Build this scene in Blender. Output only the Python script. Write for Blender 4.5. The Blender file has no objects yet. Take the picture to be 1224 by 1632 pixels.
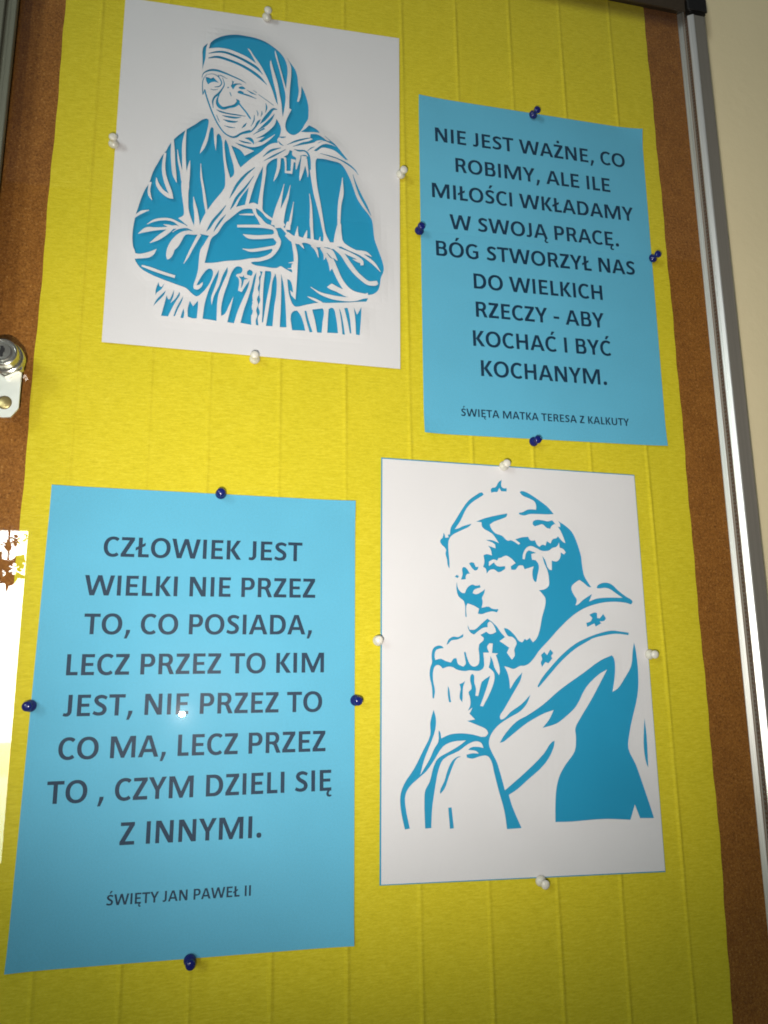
import bpy, math, random
import numpy as np
from mathutils import Vector, Matrix
from mathutils.geometry import delaunay_2d_cdt

random.seed(7)
S = bpy.context.scene
COL = S.collection
MM = 0.001

# ------------------------------------------------------------ camera
# solved from the four A4 sheets on the board (board = plane y 0, z up, millimetres)
F = 1204.207
def rod(r):
    r = np.array(r, float); t = np.linalg.norm(r); k = r / t
    K = np.array([[0, -k[2], k[1]], [k[2], 0, -k[0]], [-k[1], k[0], 0]])
    return np.eye(3) + np.sin(t) * K + (1 - np.cos(t)) * K @ K
R = rod((-0.2037573, -0.2222484, 0.0085658)) @ np.array([[1, 0, 0], [0, 0, -1], [0, 1, 0]], float)
CP = -R.T @ np.array((-95.1483, -259.4923, 588.2506))
cd = bpy.data.cameras.new('camera')
cam = bpy.data.objects.new('camera', cd); COL.objects.link(cam)
cd.sensor_fit = 'VERTICAL'; cd.sensor_height = 36.0; cd.sensor_width = 36.0
cd.lens = 36.0 * F / 1632.0
cd.clip_start = 0.01; cd.clip_end = 50
m = Matrix([[R[0][i], -R[1][i], -R[2][i], CP[i] * MM] for i in range(3)] + [[0, 0, 0, 1]])
cam.matrix_world = m
S.camera = cam

# ------------------------------------------------------------ light
S.view_settings.view_transform = 'Standard'; S.view_settings.look = 'None'
S.view_settings.exposure = 0.0; S.view_settings.gamma = 1.0
S.render.filter_size = 1.5
S.cycles.filter_width = 1.8
S.cycles.caustics_reflective = False
W = bpy.data.worlds.new('World'); S.world = W; W.use_nodes = True
W.node_tree.nodes['Background'].inputs[0].default_value = (0.80, 0.9, 1.0, 1)
W.node_tree.nodes['Background'].inputs[1].default_value = 0.06
WINDOW_E = 11.5
# the phone's flash, seen mirrored in the glass
fl = bpy.data.lights.new('phone_flash', 'SPOT'); fl.energy = 15.5; fl.color = (1.0, 0.925, 0.86)
fl.shadow_soft_size = 0.0035; fl.spot_size = math.radians(87); fl.spot_blend = 1.0
flo = bpy.data.objects.new('phone_flash', fl); COL.objects.link(flo)
flo.location = (-0.0609, -0.531, -0.4289)
flo.rotation_euler = Vector((0.25,0.90,0.37)).to_track_quat('-Z', 'Y').to_euler()

# ------------------------------------------------------------ helpers
def at(px, py, y=0.0):
    """where the sight line of a photograph pixel meets the plane at depth y (mm)"""
    d = R.T @ np.array([(px - 612) / F, (py - 816) / F, 1.0])
    return CP + d * ((y - CP[1]) / d[1])

def mirrored(px, py, D, yg=-14.5):
    """the point of the plane y = D behind the camera that the glass mirrors at a pixel"""
    d = R.T @ np.array([(px - 612) / F, (py - 816) / F, 1.0])
    g = CP + d * ((yg - CP[1]) / d[1]); d2 = d * np.array([1, -1, 1])
    return g + d2 * ((D - g[1]) / d2[1])

def link(name, me, mat=None, parent=None, loc=None):
    o = bpy.data.objects.new(name, me); COL.objects.link(o)
    if mat is not None and me is not None: me.materials.append(mat)
    if parent is not None: o.parent = parent
    if loc is not None: o.location = loc
    return o

def mesh(name, V, Fc, mat=None, parent=None, smooth=False):
    me = bpy.data.meshes.new(name)
    me.from_pydata([tuple(c * MM for c in v) for v in V], [], [tuple(f) for f in Fc])
    me.update()
    if smooth:
        me.polygons.foreach_set('use_smooth', [True] * len(me.polygons))
    return link(name, me, mat, parent)

def tag(o, label, cat, group=None, kind=None):
    o['label'] = label
    if cat: o['category'] = cat
    if group: o['group'] = group
    if kind: o['kind'] = kind
    return o

def thing(name, label, cat, loc=(0, 0, 0), group=None):
    o = bpy.data.objects.new(name, None); COL.objects.link(o); o.location = [c * MM for c in loc]
    o.empty_display_size = 0.01
    return tag(o, label, cat, group)

class MB:
    def __init__(s): s.V = []; s.F = []
    def add(s, V, Fc):
        n = len(s.V); s.V += [tuple(v) for v in V]; s.F += [tuple(i + n for i in f) for f in Fc]
    def box(s, x0, x1, y0, y1, z0, z1, skew=0.0, bev=0.0):
        """box whose x leans with z by skew; edges along z are chamfered by bev"""
        b = bev
        sec = [(x0 + b, y0), (x1 - b, y0), (x1, y0 + b), (x1, y1 - b), (x1 - b, y1), (x0 + b, y1), (x0, y1 - b), (x0, y0 + b)] if b else \
              [(x0, y0), (x1, y0), (x1, y1), (x0, y1)]
        n = len(sec)
        V = [(x + skew * z, y, z) for z in (z0, z1) for x, y in sec]
        s.add(V, [list(range(n))[::-1], list(range(n, 2 * n))] + [(i, (i + 1) % n, n + (i + 1) % n, n + i) for i in range(n)])
    def prism(s, sec, z0, z1, skew=0.0):
        n = len(sec); V = [(x + skew * z, y, z) for z in (z0, z1) for x, y in sec]
        s.add(V, [list(range(n))[::-1], list(range(n, 2 * n))] + [(i, (i + 1) % n, n + (i + 1) % n, n + i) for i in range(n)])
    def lathe(s, c, prof, n=32):
        """prof = [(radius, y)] about an axis along y through c = (x, z)"""
        V = []; Fc = []
        for r, y in prof:
            for k in range(n):
                a = 2 * math.pi * k / n; V.append((c[0] + r * math.cos(a), y, c[1] + r * math.sin(a)))
        for j in range(len(prof) - 1):
            for k in range(n):
                k2 = (k + 1) % n
                Fc.append((j * n + k, j * n + k2, (j + 1) * n + k2, (j + 1) * n + k))
        if prof[0][0] > 1e-6: Fc.append(tuple(range(n))[::-1])
        if prof[-1][0] > 1e-6: Fc.append(tuple(range((len(prof) - 1) * n, len(prof) * n)))
        s.add(V, Fc)
    def build(s, name, mat=None, parent=None, smooth=False):
        return mesh(name, s.V, s.F, mat, parent, smooth)

# ---- plane shapes painted over each other, then cut out as real sheets
def inside(P, poly):
    """winding number test, P (n,2)"""
    x, y = P[:, 0], P[:, 1]; w = np.zeros(len(P), int)
    q = np.roll(poly, -1, 0)
    for (x0, y0), (x1, y1) in zip(poly, q):
        if y0 == y1: continue
        c = (x1 - x0) * (y - y0) - (x - x0) * (y1 - y0)
        w += ((y0 <= y) & (y1 > y) & (c > 0)).astype(int)
        w -= ((y0 > y) & (y1 <= y) & (c < 0)).astype(int)
    return w != 0

def cdt_layers(layers, extra=(), eps=1e-4):
    """layers = [(value, Nx2 array)], later ones cover earlier ones -> verts, triangles, value of each"""
    V = []; E = []
    for val, p in layers:
        n = len(V); V += [Vector((float(a), float(b))) for a, b in p]
        E += [(n + i, n + (i + 1) % len(p)) for i in range(len(p))]
    V += [Vector((float(a), float(b))) for a, b in extra]
    ov, oe, of, _, _, _ = delaunay_2d_cdt(V, E, [], 0, eps, False)
    P = np.array([(v.x, v.y) for v in ov]); T = np.array([f for f in of if len(f) == 3])
    c = P[T].mean(1); val = np.zeros(len(T), int)
    for vv, p in layers:
        lo = p.min(0); hi = p.max(0)
        idx = np.nonzero((c[:, 0] > lo[0]) & (c[:, 0] < hi[0]) & (c[:, 1] > lo[1]) & (c[:, 1] < hi[1]))[0]
        if len(idx): val[idx[inside(c[idx], p)]] = vv
    return P, T, val

def smooth_closed(p, sub=3, sharp=58):
    """rounds a traced outline, keeping its sharp corners"""
    p = np.array(p, float); n = len(p)
    d = np.linalg.norm(p - np.roll(p, 1, 0), axis=1); p = p[d > 1e-6]; n = len(p)
    a = p - np.roll(p, 1, 0); b = np.roll(p, -1, 0) - p
    ang = np.degrees(np.abs(np.arctan2(a[:, 0] * b[:, 1] - a[:, 1] * b[:, 0], (a * b).sum(1))))
    la = np.linalg.norm(a, axis=1)[:, None]; lb = np.linalg.norm(b, axis=1)[:, None]
    t = (a / la + b / lb); t /= np.maximum(np.linalg.norm(t, axis=1)[:, None], 1e-9)
    out = []
    for i in range(n):
        j = (i + 1) % n; L = lb[i, 0]
        m0 = t[i] * L if ang[i] < sharp else b[i]
        m1 = t[j] * L if ang[j] < sharp else b[i]
        for k in range(sub):
            u = k / sub; u2 = u * u; u3 = u2 * u
            out.append((2*u3 - 3*u2 + 1) * p[i] + (u3 - 2*u2 + u) * m0 + (-2*u3 + 3*u2) * p[j] + (u3 - u2) * m1)
    return np.array(out)

def stroke(pts, sub=4, cap=False):
    """tapered brush mark through (x, y, width) points"""
    p = np.array(pts, float)
    q = np.vstack([2 * p[0] - p[1], p, 2 * p[-1] - p[-2]])
    out = []
    for i in range(1, len(q) - 2):
        for k in range(sub):
            u = k / sub
            out.append(0.5 * ((2*q[i]) + (-q[i-1] + q[i+1]) * u + (2*q[i-1] - 5*q[i] + 4*q[i+1] - q[i+2]) * u*u + (-q[i-1] + 3*q[i] - 3*q[i+1] + q[i+2]) * u**3))
    out.append(p[-1]); c = np.array(out)
    t = np.gradient(c[:, :2], axis=0); t /= np.maximum(np.linalg.norm(t, axis=1)[:, None], 1e-9)
    nrm = np.stack([-t[:, 1], t[:, 0]], 1); w = np.maximum(c[:, 2:3], 1.0) / 2
    return np.vstack([c[:, :2] + nrm * w, (c[:, :2] - nrm * w)[::-1]])

def sheet_from(P, T, y_of, thick, name, mat, parent):
    """a sheet of real thickness whose front is the triangles T; y_of(x, z) is its distance"""
    used = np.unique(T); idx = {int(u): i for i, u in enumerate(used)}; n = len(used)
    Q = P[used]; yf = y_of(Q[:, 0], Q[:, 1])
    V = [(Q[i, 0], yf[i], Q[i, 1]) for i in range(n)] + [(Q[i, 0], yf[i] + thick, Q[i, 1]) for i in range(n)]
    Fc = []; cnt = {}
    for tri in T:
        a, b, c = [idx[int(k)] for k in tri]
        # front faces look towards -y
        cr = (Q[b, 0] - Q[a, 0]) * (Q[c, 1] - Q[a, 1]) - (Q[b, 1] - Q[a, 1]) * (Q[c, 0] - Q[a, 0])
        if cr < 0: b, c = c, b
        Fc.append((a, b, c)); Fc.append((c + n, b + n, a + n))
        for e in ((a, b), (b, c), (c, a)): cnt[e] = cnt.get(e, 0) + 1
    for (a, b) in cnt:
        if (b, a) not in cnt: Fc.append((b, a, a + n, b + n))
    return mesh(name, V, Fc, mat, parent)

# ---- node materials
def mat_new(name):
    M = bpy.data.materials.new(name); M.use_nodes = True
    nt = M.node_tree; b = nt.nodes['Principled BSDF']
    return M, nt, b
def N(nt, t, **kw):
    n = nt.nodes.new(t)
    for k, v in kw.items():
        if hasattr(n, k): setattr(n, k, v)
        else: n.inputs[k.replace('_', ' ')].default_value = v
    return n
def mapped(nt, scale):
    tc = nt.nodes.new('ShaderNodeTexCoord'); mp = nt.nodes.new('ShaderNodeMapping')
    mp.inputs['Scale'].default_value = scale
    nt.links.new(tc.outputs['Object'], mp.inputs['Vector']); return mp.outputs['Vector']
def noise(nt, vec, scale, detail=4, rough=0.6):
    n = nt.nodes.new('ShaderNodeTexNoise'); n.inputs['Scale'].default_value = scale
    n.inputs['Detail'].default_value = detail; n.inputs['Roughness'].default_value = rough
    nt.links.new(vec, n.inputs['Vector']); return n.outputs['Fac']
def ramp(nt, fac, stops):
    r = nt.nodes.new('ShaderNodeValToRGB'); e = r.color_ramp.elements
    while len(e) < len(stops): e.new(0.5)
    for q, (p, c) in zip(e, stops): q.position = p; q.color = (c[0], c[1], c[2], 1)
    nt.links.new(fac, r.inputs['Fac']); return r.outputs['Color']
def bump(nt, b, h, strength, dist, prev=None):
    n = nt.nodes.new('ShaderNodeBump'); n.inputs['Strength'].default_value = strength
    n.inputs['Distance'].default_value = dist; nt.links.new(h, n.inputs['Height'])
    if prev is not None: nt.links.new(prev, n.inputs['Normal'])
    nt.links.new(n.outputs['Normal'], b.inputs['Normal']); return n.outputs['Normal']

def paper(name, col, var=0.06, rough=0.75):
    M, nt, b = mat_new(name)
    v = mapped(nt, (1, 1, 1)); f = noise(nt, v, 900, 3); g = noise(nt, v, 9, 3)
    mx = nt.nodes.new('ShaderNodeMath'); mx.operation = 'ADD'
    nt.links.new(f, mx.inputs[0]); nt.links.new(g, mx.inputs[1])
    hf = nt.nodes.new('ShaderNodeMath'); hf.operation = 'MULTIPLY'; hf.inputs[1].default_value = 0.5
    nt.links.new(mx.outputs[0], hf.inputs[0])
    c0 = [c * (1 - var) for c in col]; c1 = [min(1, c * (1 + var)) for c in col]
    nt.links.new(ramp(nt, hf.outputs[0], [(0.35, c0), (0.65, c1)]), b.inputs['Base Color'])
    b.inputs['Roughness'].default_value = rough; b.inputs['Specular IOR Level'].default_value = 0.25
    p = bump(nt, b, f, 0.25, 0.00012)
    bump(nt, b, g, 0.5, 0.002, p)
    return M
def metal(name, col, rough=0.35, brushed=True, met=1.0):
    M, nt, b = mat_new(name); b.inputs['Metallic'].default_value = met
    v = mapped(nt, (900, 900, 4) if brushed else (60, 60, 60)); f = noise(nt, v, 1.0, 3)
    nt.links.new(ramp(nt, f, [(0.3, [c * .85 for c in col]), (0.7, col)]), b.inputs['Base Color'])
    r = nt.nodes.new('ShaderNodeMapRange'); r.inputs['To Min'].default_value = rough * .8; r.inputs['To Max'].default_value = rough * 1.25
    nt.links.new(f, r.inputs['Value']); nt.links.new(r.outputs['Result'], b.inputs['Roughness'])
    return M
def plain(name, col, rough=0.5, spec=0.5):
    M, nt, b = mat_new(name)
    v = mapped(nt, (1, 1, 1)); f = noise(nt, v, 300, 3)
    nt.links.new(ramp(nt, f, [(0.3, [c * .9 for c in col]), (0.7, [min(1, c * 1.1) for c in col])]), b.inputs['Base Color'])
    b.inputs['Roughness'].default_value = rough; b.inputs['Specular IOR Level'].default_value = spec
    return M

M_white = paper('white_paper', (0.80, 0.765, 0.785), 0.025)
M_blue = paper('light_blue_paper', (0.13, 0.49, 0.71), 0.07)
M_deep = paper('deep_blue_paper', (0.016, 0.31, 0.54), 0.07)
M_ink = plain('printed_ink', (0.006, 0.034, 0.078), 0.6, 0.3)
M_pinb = plain('blue_plastic', (0.008, 0.014, 0.15), 0.18, 0.5)
M_pinw = plain('white_plastic', (0.78, 0.74, 0.64), 0.2, 0.6)
M_needle = metal('steel', (0.7, 0.7, 0.7), 0.2, False)
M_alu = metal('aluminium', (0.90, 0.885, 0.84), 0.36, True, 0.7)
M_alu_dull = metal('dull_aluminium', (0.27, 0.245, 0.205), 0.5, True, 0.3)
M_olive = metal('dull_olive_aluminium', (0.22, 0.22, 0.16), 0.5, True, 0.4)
M_chrome = metal('chrome', (0.60, 0.59, 0.53), 0.2, False, 0.88)
M_plate = metal('zinc_plate', (0.74, 0.76, 0.68), 0.42, False, 0.45)
M_brass = metal('brass', (0.45, 0.36, 0.15), 0.35, False, 0.7)
M_black = plain('black_plastic', (0.012, 0.011, 0.010), 0.5)
M_hole = plain('keyway', (0.01, 0.01, 0.01), 0.8)
M_seal = plain('brown_brush_seal', (0.16, 0.095, 0.06), 0.8)

def crepe_mat():
    M, nt, b = mat_new('yellow_crepe_paper')
    v = mapped(nt, (130, 130, 760)); f = noise(nt, v, 1.0, 3, 0.6)
    v2 = mapped(nt, (500, 500, 1900)); f2 = noise(nt, v2, 1.0, 3, 0.7)
    v3 = mapped(nt, (1, 1, 1)); g = noise(nt, v3, 14, 4)
    a = nt.nodes.new('ShaderNodeMath'); a.operation = 'ADD'; nt.links.new(f, a.inputs[0]); nt.links.new(f2, a.inputs[1])
    h = nt.nodes.new('ShaderNodeMath'); h.operation = 'MULTIPLY'; h.inputs[1].default_value = 0.5; nt.links.new(a.outputs[0], h.inputs[0])
    c = ramp(nt, h.outputs[0], [(0.32, (0.655, 0.515, 0.014)), (0.50, (0.78, 0.625, 0.026)), (0.68, (0.88, 0.73, 0.055))])
    mix = nt.nodes.new('ShaderNodeMixRGB'); mix.blend_type = 'MULTIPLY'; mix.inputs[0].default_value = 0.5
    nt.links.new(c, mix.inputs[1]); nt.links.new(ramp(nt, g, [(0.3, (0.86, 0.9, 0.8)), (0.7, (1, 1, 1))]), mix.inputs[2])
    nt.links.new(mix.outputs[0], b.inputs['Base Color'])
    b.inputs['Roughness'].default_value = 0.85; b.inputs['Specular IOR Level'].default_value = 0.15
    bump(nt, b, h.outputs[0], 0.7, 0.0005)
    return M
M_crepe = crepe_mat()

def cork_mat():
    M, nt, b = mat_new('cork')
    v = mapped(nt, (1, 1, 1)); f = noise(nt, v, 620, 6, 0.8); g = noise(nt, v, 55, 5, 0.7)
    vo = nt.nodes.new('ShaderNodeTexVoronoi'); vo.inputs['Scale'].default_value = 330; nt.links.new(v, vo.inputs['Vector'])
    c = ramp(nt, f, [(0.34, (0.05, 0.018, 0.004)), (0.44, (0.34, 0.125, 0.018)), (0.57, (0.47, 0.19, 0.034)), (0.68, (0.80, 0.46, 0.17))])
    mix = nt.nodes.new('ShaderNodeMixRGB'); mix.blend_type = 'MULTIPLY'; mix.inputs[0].default_value = 0.7
    nt.links.new(c, mix.inputs[1]); nt.links.new(ramp(nt, g, [(0.35, (0.72, 0.68, 0.62)), (0.65, (1, 1, 1))]), mix.inputs[2])
    mx2 = nt.nodes.new('ShaderNodeMixRGB'); mx2.blend_type = 'MULTIPLY'; mx2.inputs[0].default_value = 0.4
    nt.links.new(mix.outputs[0], mx2.inputs[1]); nt.links.new(ramp(nt, vo.outputs['Distance'], [(0.1, (1, 1, 1)), (0.75, (0.5, 0.42, 0.36))]), mx2.inputs[2])
    nt.links.new(mx2.outputs[0], b.inputs['Base Color'])
    b.inputs['Roughness'].default_value = 0.85; b.inputs['Specular IOR Level'].default_value = 0.2
    bump(nt, b, f, 0.6, 0.0008)
    return M
M_cork = cork_mat()

def wall_mat(name, col):
    M, nt, b = mat_new(name)
    v = mapped(nt, (1, 1, 1)); f = noise(nt, v, 120, 5); g = noise(nt, v, 6, 3)
    nt.links.new(ramp(nt, g, [(0.3, [c * .95 for c in col]), (0.7, col)]), b.inputs['Base Color'])
    b.inputs['Roughness'].default_value = 0.7; bump(nt, b, f, 0.4, 0.0008)
    return M
M_wall = wall_mat('cream_wall_paint', (0.90, 0.76, 0.47))
M_room = wall_mat('room_wall_paint', (0.32, 0.29, 0.24))

def glass_mat():
    M = bpy.data.materials.new('clear_glass'); M.use_nodes = True; nt = M.node_tree
    for n in list(nt.nodes): nt.nodes.remove(n)
    out = nt.nodes.new('ShaderNodeOutputMaterial'); mix = nt.nodes.new('ShaderNodeMixShader')
    tr = nt.nodes.new('ShaderNodeBsdfTransparent'); gl = nt.nodes.new('ShaderNodeBsdfGlossy')
    tr.inputs['Color'].default_value = (0.985, 0.995, 0.99, 1)
    gl.inputs['Roughness'].default_value = 0.0; gl.inputs['Color'].default_value = (1, 1, 1, 1)
    fr = nt.nodes.new('ShaderNodeFresnel')
    ge = nt.nodes.new('ShaderNodeNewGeometry'); io = nt.nodes.new('ShaderNodeMapRange')   # unbent ray: same reflectance on both faces
    io.inputs['To Min'].default_value = 1.5; io.inputs['To Max'].default_value = 1 / 1.5
    nt.links.new(ge.outputs['Backfacing'], io.inputs['Value']); nt.links.new(io.outputs['Result'], fr.inputs['IOR'])
    nt.links.new(fr.outputs[0], mix.inputs[0]); nt.links.new(tr.outputs[0], mix.inputs[1]); nt.links.new(gl.outputs[0], mix.inputs[2])
    # a thin uneven film of dust and wiping marks
    v = mapped(nt, (7, 7, 11)); nz = noise(nt, v, 1.0, 5, 0.7)
    last = mix
    for rough, lo, hi in ((0.12, 0.00008, 0.00014), (0.42, 0.0006, 0.0035)):
        g2 = nt.nodes.new('ShaderNodeBsdfGlossy'); g2.inputs['Roughness'].default_value = rough
        m2 = nt.nodes.new('ShaderNodeMixShader'); mr = nt.nodes.new('ShaderNodeMapRange')
        mr.inputs['From Min'].default_value = 0.3; mr.inputs['From Max'].default_value = 0.7
        mr.inputs['To Min'].default_value = lo; mr.inputs['To Max'].default_value = hi
        nt.links.new(nz, mr.inputs['Value']); nt.links.new(mr.outputs['Result'], m2.inputs[0])
        nt.links.new(last.outputs[0], m2.inputs[1]); nt.links.new(g2.outputs[0], m2.inputs[2]); last = m2
    nt.links.new(last.outputs[0], out.inputs['Surface'])
    return M
M_glass = glass_mat()

# ------------------------------------------------------------ the wall and the board
LEAN = 0.0093
mb = MB(); mb.box(-700, 1100, 6, 40, -1200, 900)
tag(mb.build('wall', M_wall), 'cream painted wall beside the notice board', None, kind='structure')

board = thing('notice_board', 'glass fronted cork notice board in an aluminium frame on the cream wall', 'notice board', (100, 0, -200))
def onboard(o): o.parent = board; o.location = (-0.100, 0, 0.200); return o
mb = MB(); mb.box(-330, 384.5, 0, 5.5, -760, 236, LEAN * 0.9)
onboard(mb.build('cork_panel', M_cork))
RX = 385.0
mb = MB()
mb.box(RX + 2.4, RX + 18.5, -8, 5.8, -760, 236, LEAN)                       # body of the profile
mb.box(RX + 5.2, RX + 17.9, -15.0, -8, -760, 217, LEAN, 0.8)       # broad dull front face
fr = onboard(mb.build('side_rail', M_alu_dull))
mb = MB(); mb.prism([(RX - 0.6, -0.1), (RX - 0.4, -0.5), (RX + 2.2, -3.3), (RX + 2.4, -3.3), (RX + 2.4, 0.2), (RX - 0.6, 0.2)], -760, 230, LEAN)
mb.box(RX + 1.9, RX + 2.5, -5.6, -4.4, -760, 230, LEAN, 0.0)
l = onboard(mb.build('inner_flange', M_alu)); l['label'] = 'bright inner flange of the side rail'
mb = MB(); mb.prism([(RX + 0.5, -12.4), (RX + 0.7, -12.9), (RX + 4.4, -15.5), (RX + 5.3, -15.6), (RX + 5.3, -12.2), (RX + 0.5, -12.2)], -760, 217, LEAN)
l = onboard(mb.build('front_lip', M_alu)); l['label'] = 'bright bevelled lip of the side rail'
mb = MB(); mb.box(RX + 2.8, RX + 5.1, -12.1, -6.0, -760, 228, LEAN)
z = -758
while z < 226:
    mb.box(RX + 2.2, RX + 2.75, -12.0, -6.4, z, z + 1.7, LEAN); z += 3.4
l = onboard(mb.build('brush_seal', M_seal)); l['label'] = 'brown ribbed seal inside the rail channel'
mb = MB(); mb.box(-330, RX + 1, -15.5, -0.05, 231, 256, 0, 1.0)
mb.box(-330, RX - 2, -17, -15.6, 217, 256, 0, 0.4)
onboard(mb.build('top_rail', plain('shade_toned_rail', (0.05, 0.035, 0.02), 0.5)))  # shade on the downward-facing rail is put into its dark colour
mb = MB(); mb.box(RX - 1.9, RX + 18.8, -18.0, -16, 219.5, 256, LEAN, 1.2); mb.box(RX+1.2, RX + 18.5, -15.9, -8.1, 219.0, 255, LEAN, 1)
onboard(mb.build('corner_cap', M_black))
# the near door's edge profile at the left
mb = MB(); mb.box(-184.3, -180.2, -20, -15.2, -150, 214, 0.005, 0.6); mb.box(-330, -188.2, -20, -15.2, -150, 214, 0.005, 0.6)
mb.box(-188.2, -184.3, -17.0, -15.2, -150, 214, 0.005)
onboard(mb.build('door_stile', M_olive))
mb = MB(); mb.box(-320, RX + 0.5, -14.5, -11.6, -750, 230)
onboard(mb.build('glass_pane', M_glass))

# yellow crepe paper with pressed creases every 50 mm
def crepe():
    edge_l = np.interp; zs = np.linspace(-740, 230.5, 150)
    xl = lambda z: -151.2 + 0.004 * (z - 130) + 0.35 * math.sin(z * .045) + .2 * math.sin(z * .17)
    xr = lambda z: float(np.interp(z, [-740, -625, -521, -297, -160, 28, 225], [340.2, 342.0, 345.7, 347.1, 349.1, 350.1, 350.5])) + .3 * math.sin(z * .06) + .25 * math.sin(z * .21)
    creases = [-125.0 + 49.0 * 0 + 48.9 * k for k in range(10)]
    creases = [-124.8, -83.5 + 8.5 - 0, -34.2, 16, 65, 114.8, 163.6, 213.8, 262.8, 313.2]
    us = []
    for c in creases: us += [c + d for d in (-3.4, -2.2, -1.4, -0.7, 0, 0.7, 1.4, 2.2, 3.4)]
    us += list(np.arange(-140, 345, 12.3)); us = sorted(set(round(u, 2) for u in us if -149 < u < 339))
    V = []; rng = random.Random(3)
    ph = [rng.uniform(0, 6.28) for _ in range(12)]
    for z in zs:
        a, b = xl(z), xr(z)
        row = [a] + us + [b]
        for x in row:
            y = -0.8 - 0.4 * math.sin(x * .031 + ph[0]) * math.sin(z * .013 + ph[1])
            for k, c in enumerate(creases):
                d = (x - c) / 1.35
                y -= (0.75 + 0.2 * math.sin(z * .05 + ph[k])) * math.exp(-d * d) * (1 + .15 * math.sin(z * 1.7 + k))
            V.append((x, min(y, -0.15), z))
    n = len(us) + 2; Fc = []
    for j in range(len(zs) - 1):
        for i in range(n - 1): Fc.append((j*n+i, j*n+i+1, (j+1)*n+i+1, (j+1)*n+i))
    o = mesh('crepe_paper', V, Fc, M_crepe, None, True)
    return tag(o, 'large yellow crepe paper backing with vertical creases on the cork', 'crepe paper')
crepe()

# ------------------------------------------------------------ lettering (own stroke-built bold sans)
t_, b_, H_ = 120, 98, 633
def rect(x0, y0, x1, y1): return [(x0, y0), (x1, y0), (x1, y1), (x0, y1)]
def ell(cx, cy, rx, ry, a0=0, a1=360, n=36, p=1.0):
    out = []
    for k in range(n + 1):
        a = math.radians(a0 + (a1 - a0) * k / n); c, s = math.cos(a), math.sin(a)
        out.append((cx + rx * math.copysign(abs(c) ** p, c), cy + ry * math.copysign(abs(s) ** p, s)))
    return out
def full(cx, cy, rx, ry, p=0.93): return ell(cx, cy, rx, ry, 0, 350, 35, p)
def arcband(cx, cy, rx, ry, tx, ty, a0, a1):
    return ell(cx, cy, rx, ry, a0, a1, 36, .93) + ell(cx, cy, rx - tx, ry - ty, a1, a0, 36, .93)
def bowl(x0, xr, y0, y1, rad): return [(x0, y0)] + ell(xr - rad, (y0 + y1) / 2, rad, (y1 - y0) / 2, -90, 90, 18, .93) + [(x0, y1)]
def stk(*p): return [tuple(q) for q in stroke(p, 6)]
G = {}
G['I'] = (267, [(1, rect(74, 0, 74 + t_, H_))])
G['A'] = (606, [(1, [(6, 0), (232, H_), (378, H_), (602, 0), (470, 0), (422, 142), (180, 142), (134, 0)]), (0, [(210, 240), (302, 520), (392, 240)])])
G['B'] = (561, [(1, bowl(74, 490, 300, H_, 150)), (1, bowl(74, 524, 0, 365, 165)), (0, bowl(74 + t_, 375, 382, H_ - 90, 68)), (0, bowl(74 + t_, 400, 92, 292, 82))])
G['P'] = (532, [(1, rect(74, 0, 74 + t_, H_)), (1, bowl(74, 505, 228, H_, 185)), (0, bowl(74 + t_, 382, 322, H_ - 94, 90))])
G['R'] = (563, [(1, rect(74, 0, 74 + t_, H_)), (1, bowl(74, 498, 262, H_, 172)), (0, bowl(74 + t_, 378, 350, H_ - 94, 84)), (1, [(262, 285), (360, 335), (428, 270), (546, 0), (410, 0), (318, 232), (262, 264)])])
G['D'] = (630, [(1, bowl(74, 590, 0, H_, 280)), (0, bowl(74 + t_, 462, 98, H_ - 98, 190))])
G['O'] = (676, [(1, full(338, 316, 306, 330)), (0, full(338, 316, 180, 230))])
G['C'] = (529, [(1, arcband(322, 316, 286, 328, t_ + 2, b_ + 2, 50, 310)), (0, [(492, -40), (700, -40), (700, 700), (492, 700)])])
G['G'] = (637, [(1, arcband(336, 316, 300, 328, t_ + 4, b_ + 2, 48, 322)), (0, [(560, -40), (800, -40), (800, 700), (560, 700)]), (1, rect(448, 70, 562, 352)), (1, rect(335, 262, 562, 352))])
G['S'] = (473, [(1, stk((418, 520, 92), (340, 556, 98), (250, 572, 104), (150, 535, 112), (118, 462, 120), (165, 380, 118), (250, 325, 122), (335, 268, 120), (372, 185, 120), (330, 92, 112), (225, 58, 102), (130, 68, 100), (48, 106, 96)))])
G['J'] = (331, [(1, rect(140, 150, 140 + t_, H_)), (1, stk((200, 200, 120), (196, 120, 118), (160, 62, 106), (95, 44, 96), (22, 58, 90)))])
G['K'] = (547, [(1, rect(74, 0, 74 + t_, H_)), (1, [(196, 318), (392, H_), (528, H_), (322, 322)]), (1, [(196, 335), (322, 335), (548, 0), (400, 0), (196, 300)])])
G['L'] = (423, [(1, rect(74, 0, 74 + t_, H_)), (1, rect(74, 0, 402, b_ + 4))])
G['Ł'] = (433, [(1, rect(84, 0, 84 + t_, H_)), (1, rect(84, 0, 412, b_ + 4)), (1, [(0, 208), (300, 372), (300, 470), (0, 306)])])
G['M'] = (874, [(1, [(74, 0), (74, H_), (240, H_), (437, 190), (634, H_), (800, H_), (800, 0), (682, 0), (682, 480), (482, 0), (390, 0), (192, 480), (192, 0)])])
G['N'] = (659, [(1, [(74, 0), (74, H_), (222, H_), (472, 200), (472, H_), (586, H_), (586, 0), (446, 0), (188, 450), (188, 0)])])
G['T'] = (495, [(1, rect(10, H_ - b_ - 4, 485, H_)), (1, rect(188, 0, 188 + t_, H_))])
G['U'] = (642, [(1, rect(68, 230, 68 + t_, H_)), (1, rect(454, 230, 454 + t_, H_)), (1, arcband(321, 240, 253, 250, t_, b_, 180, 360))])
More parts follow.
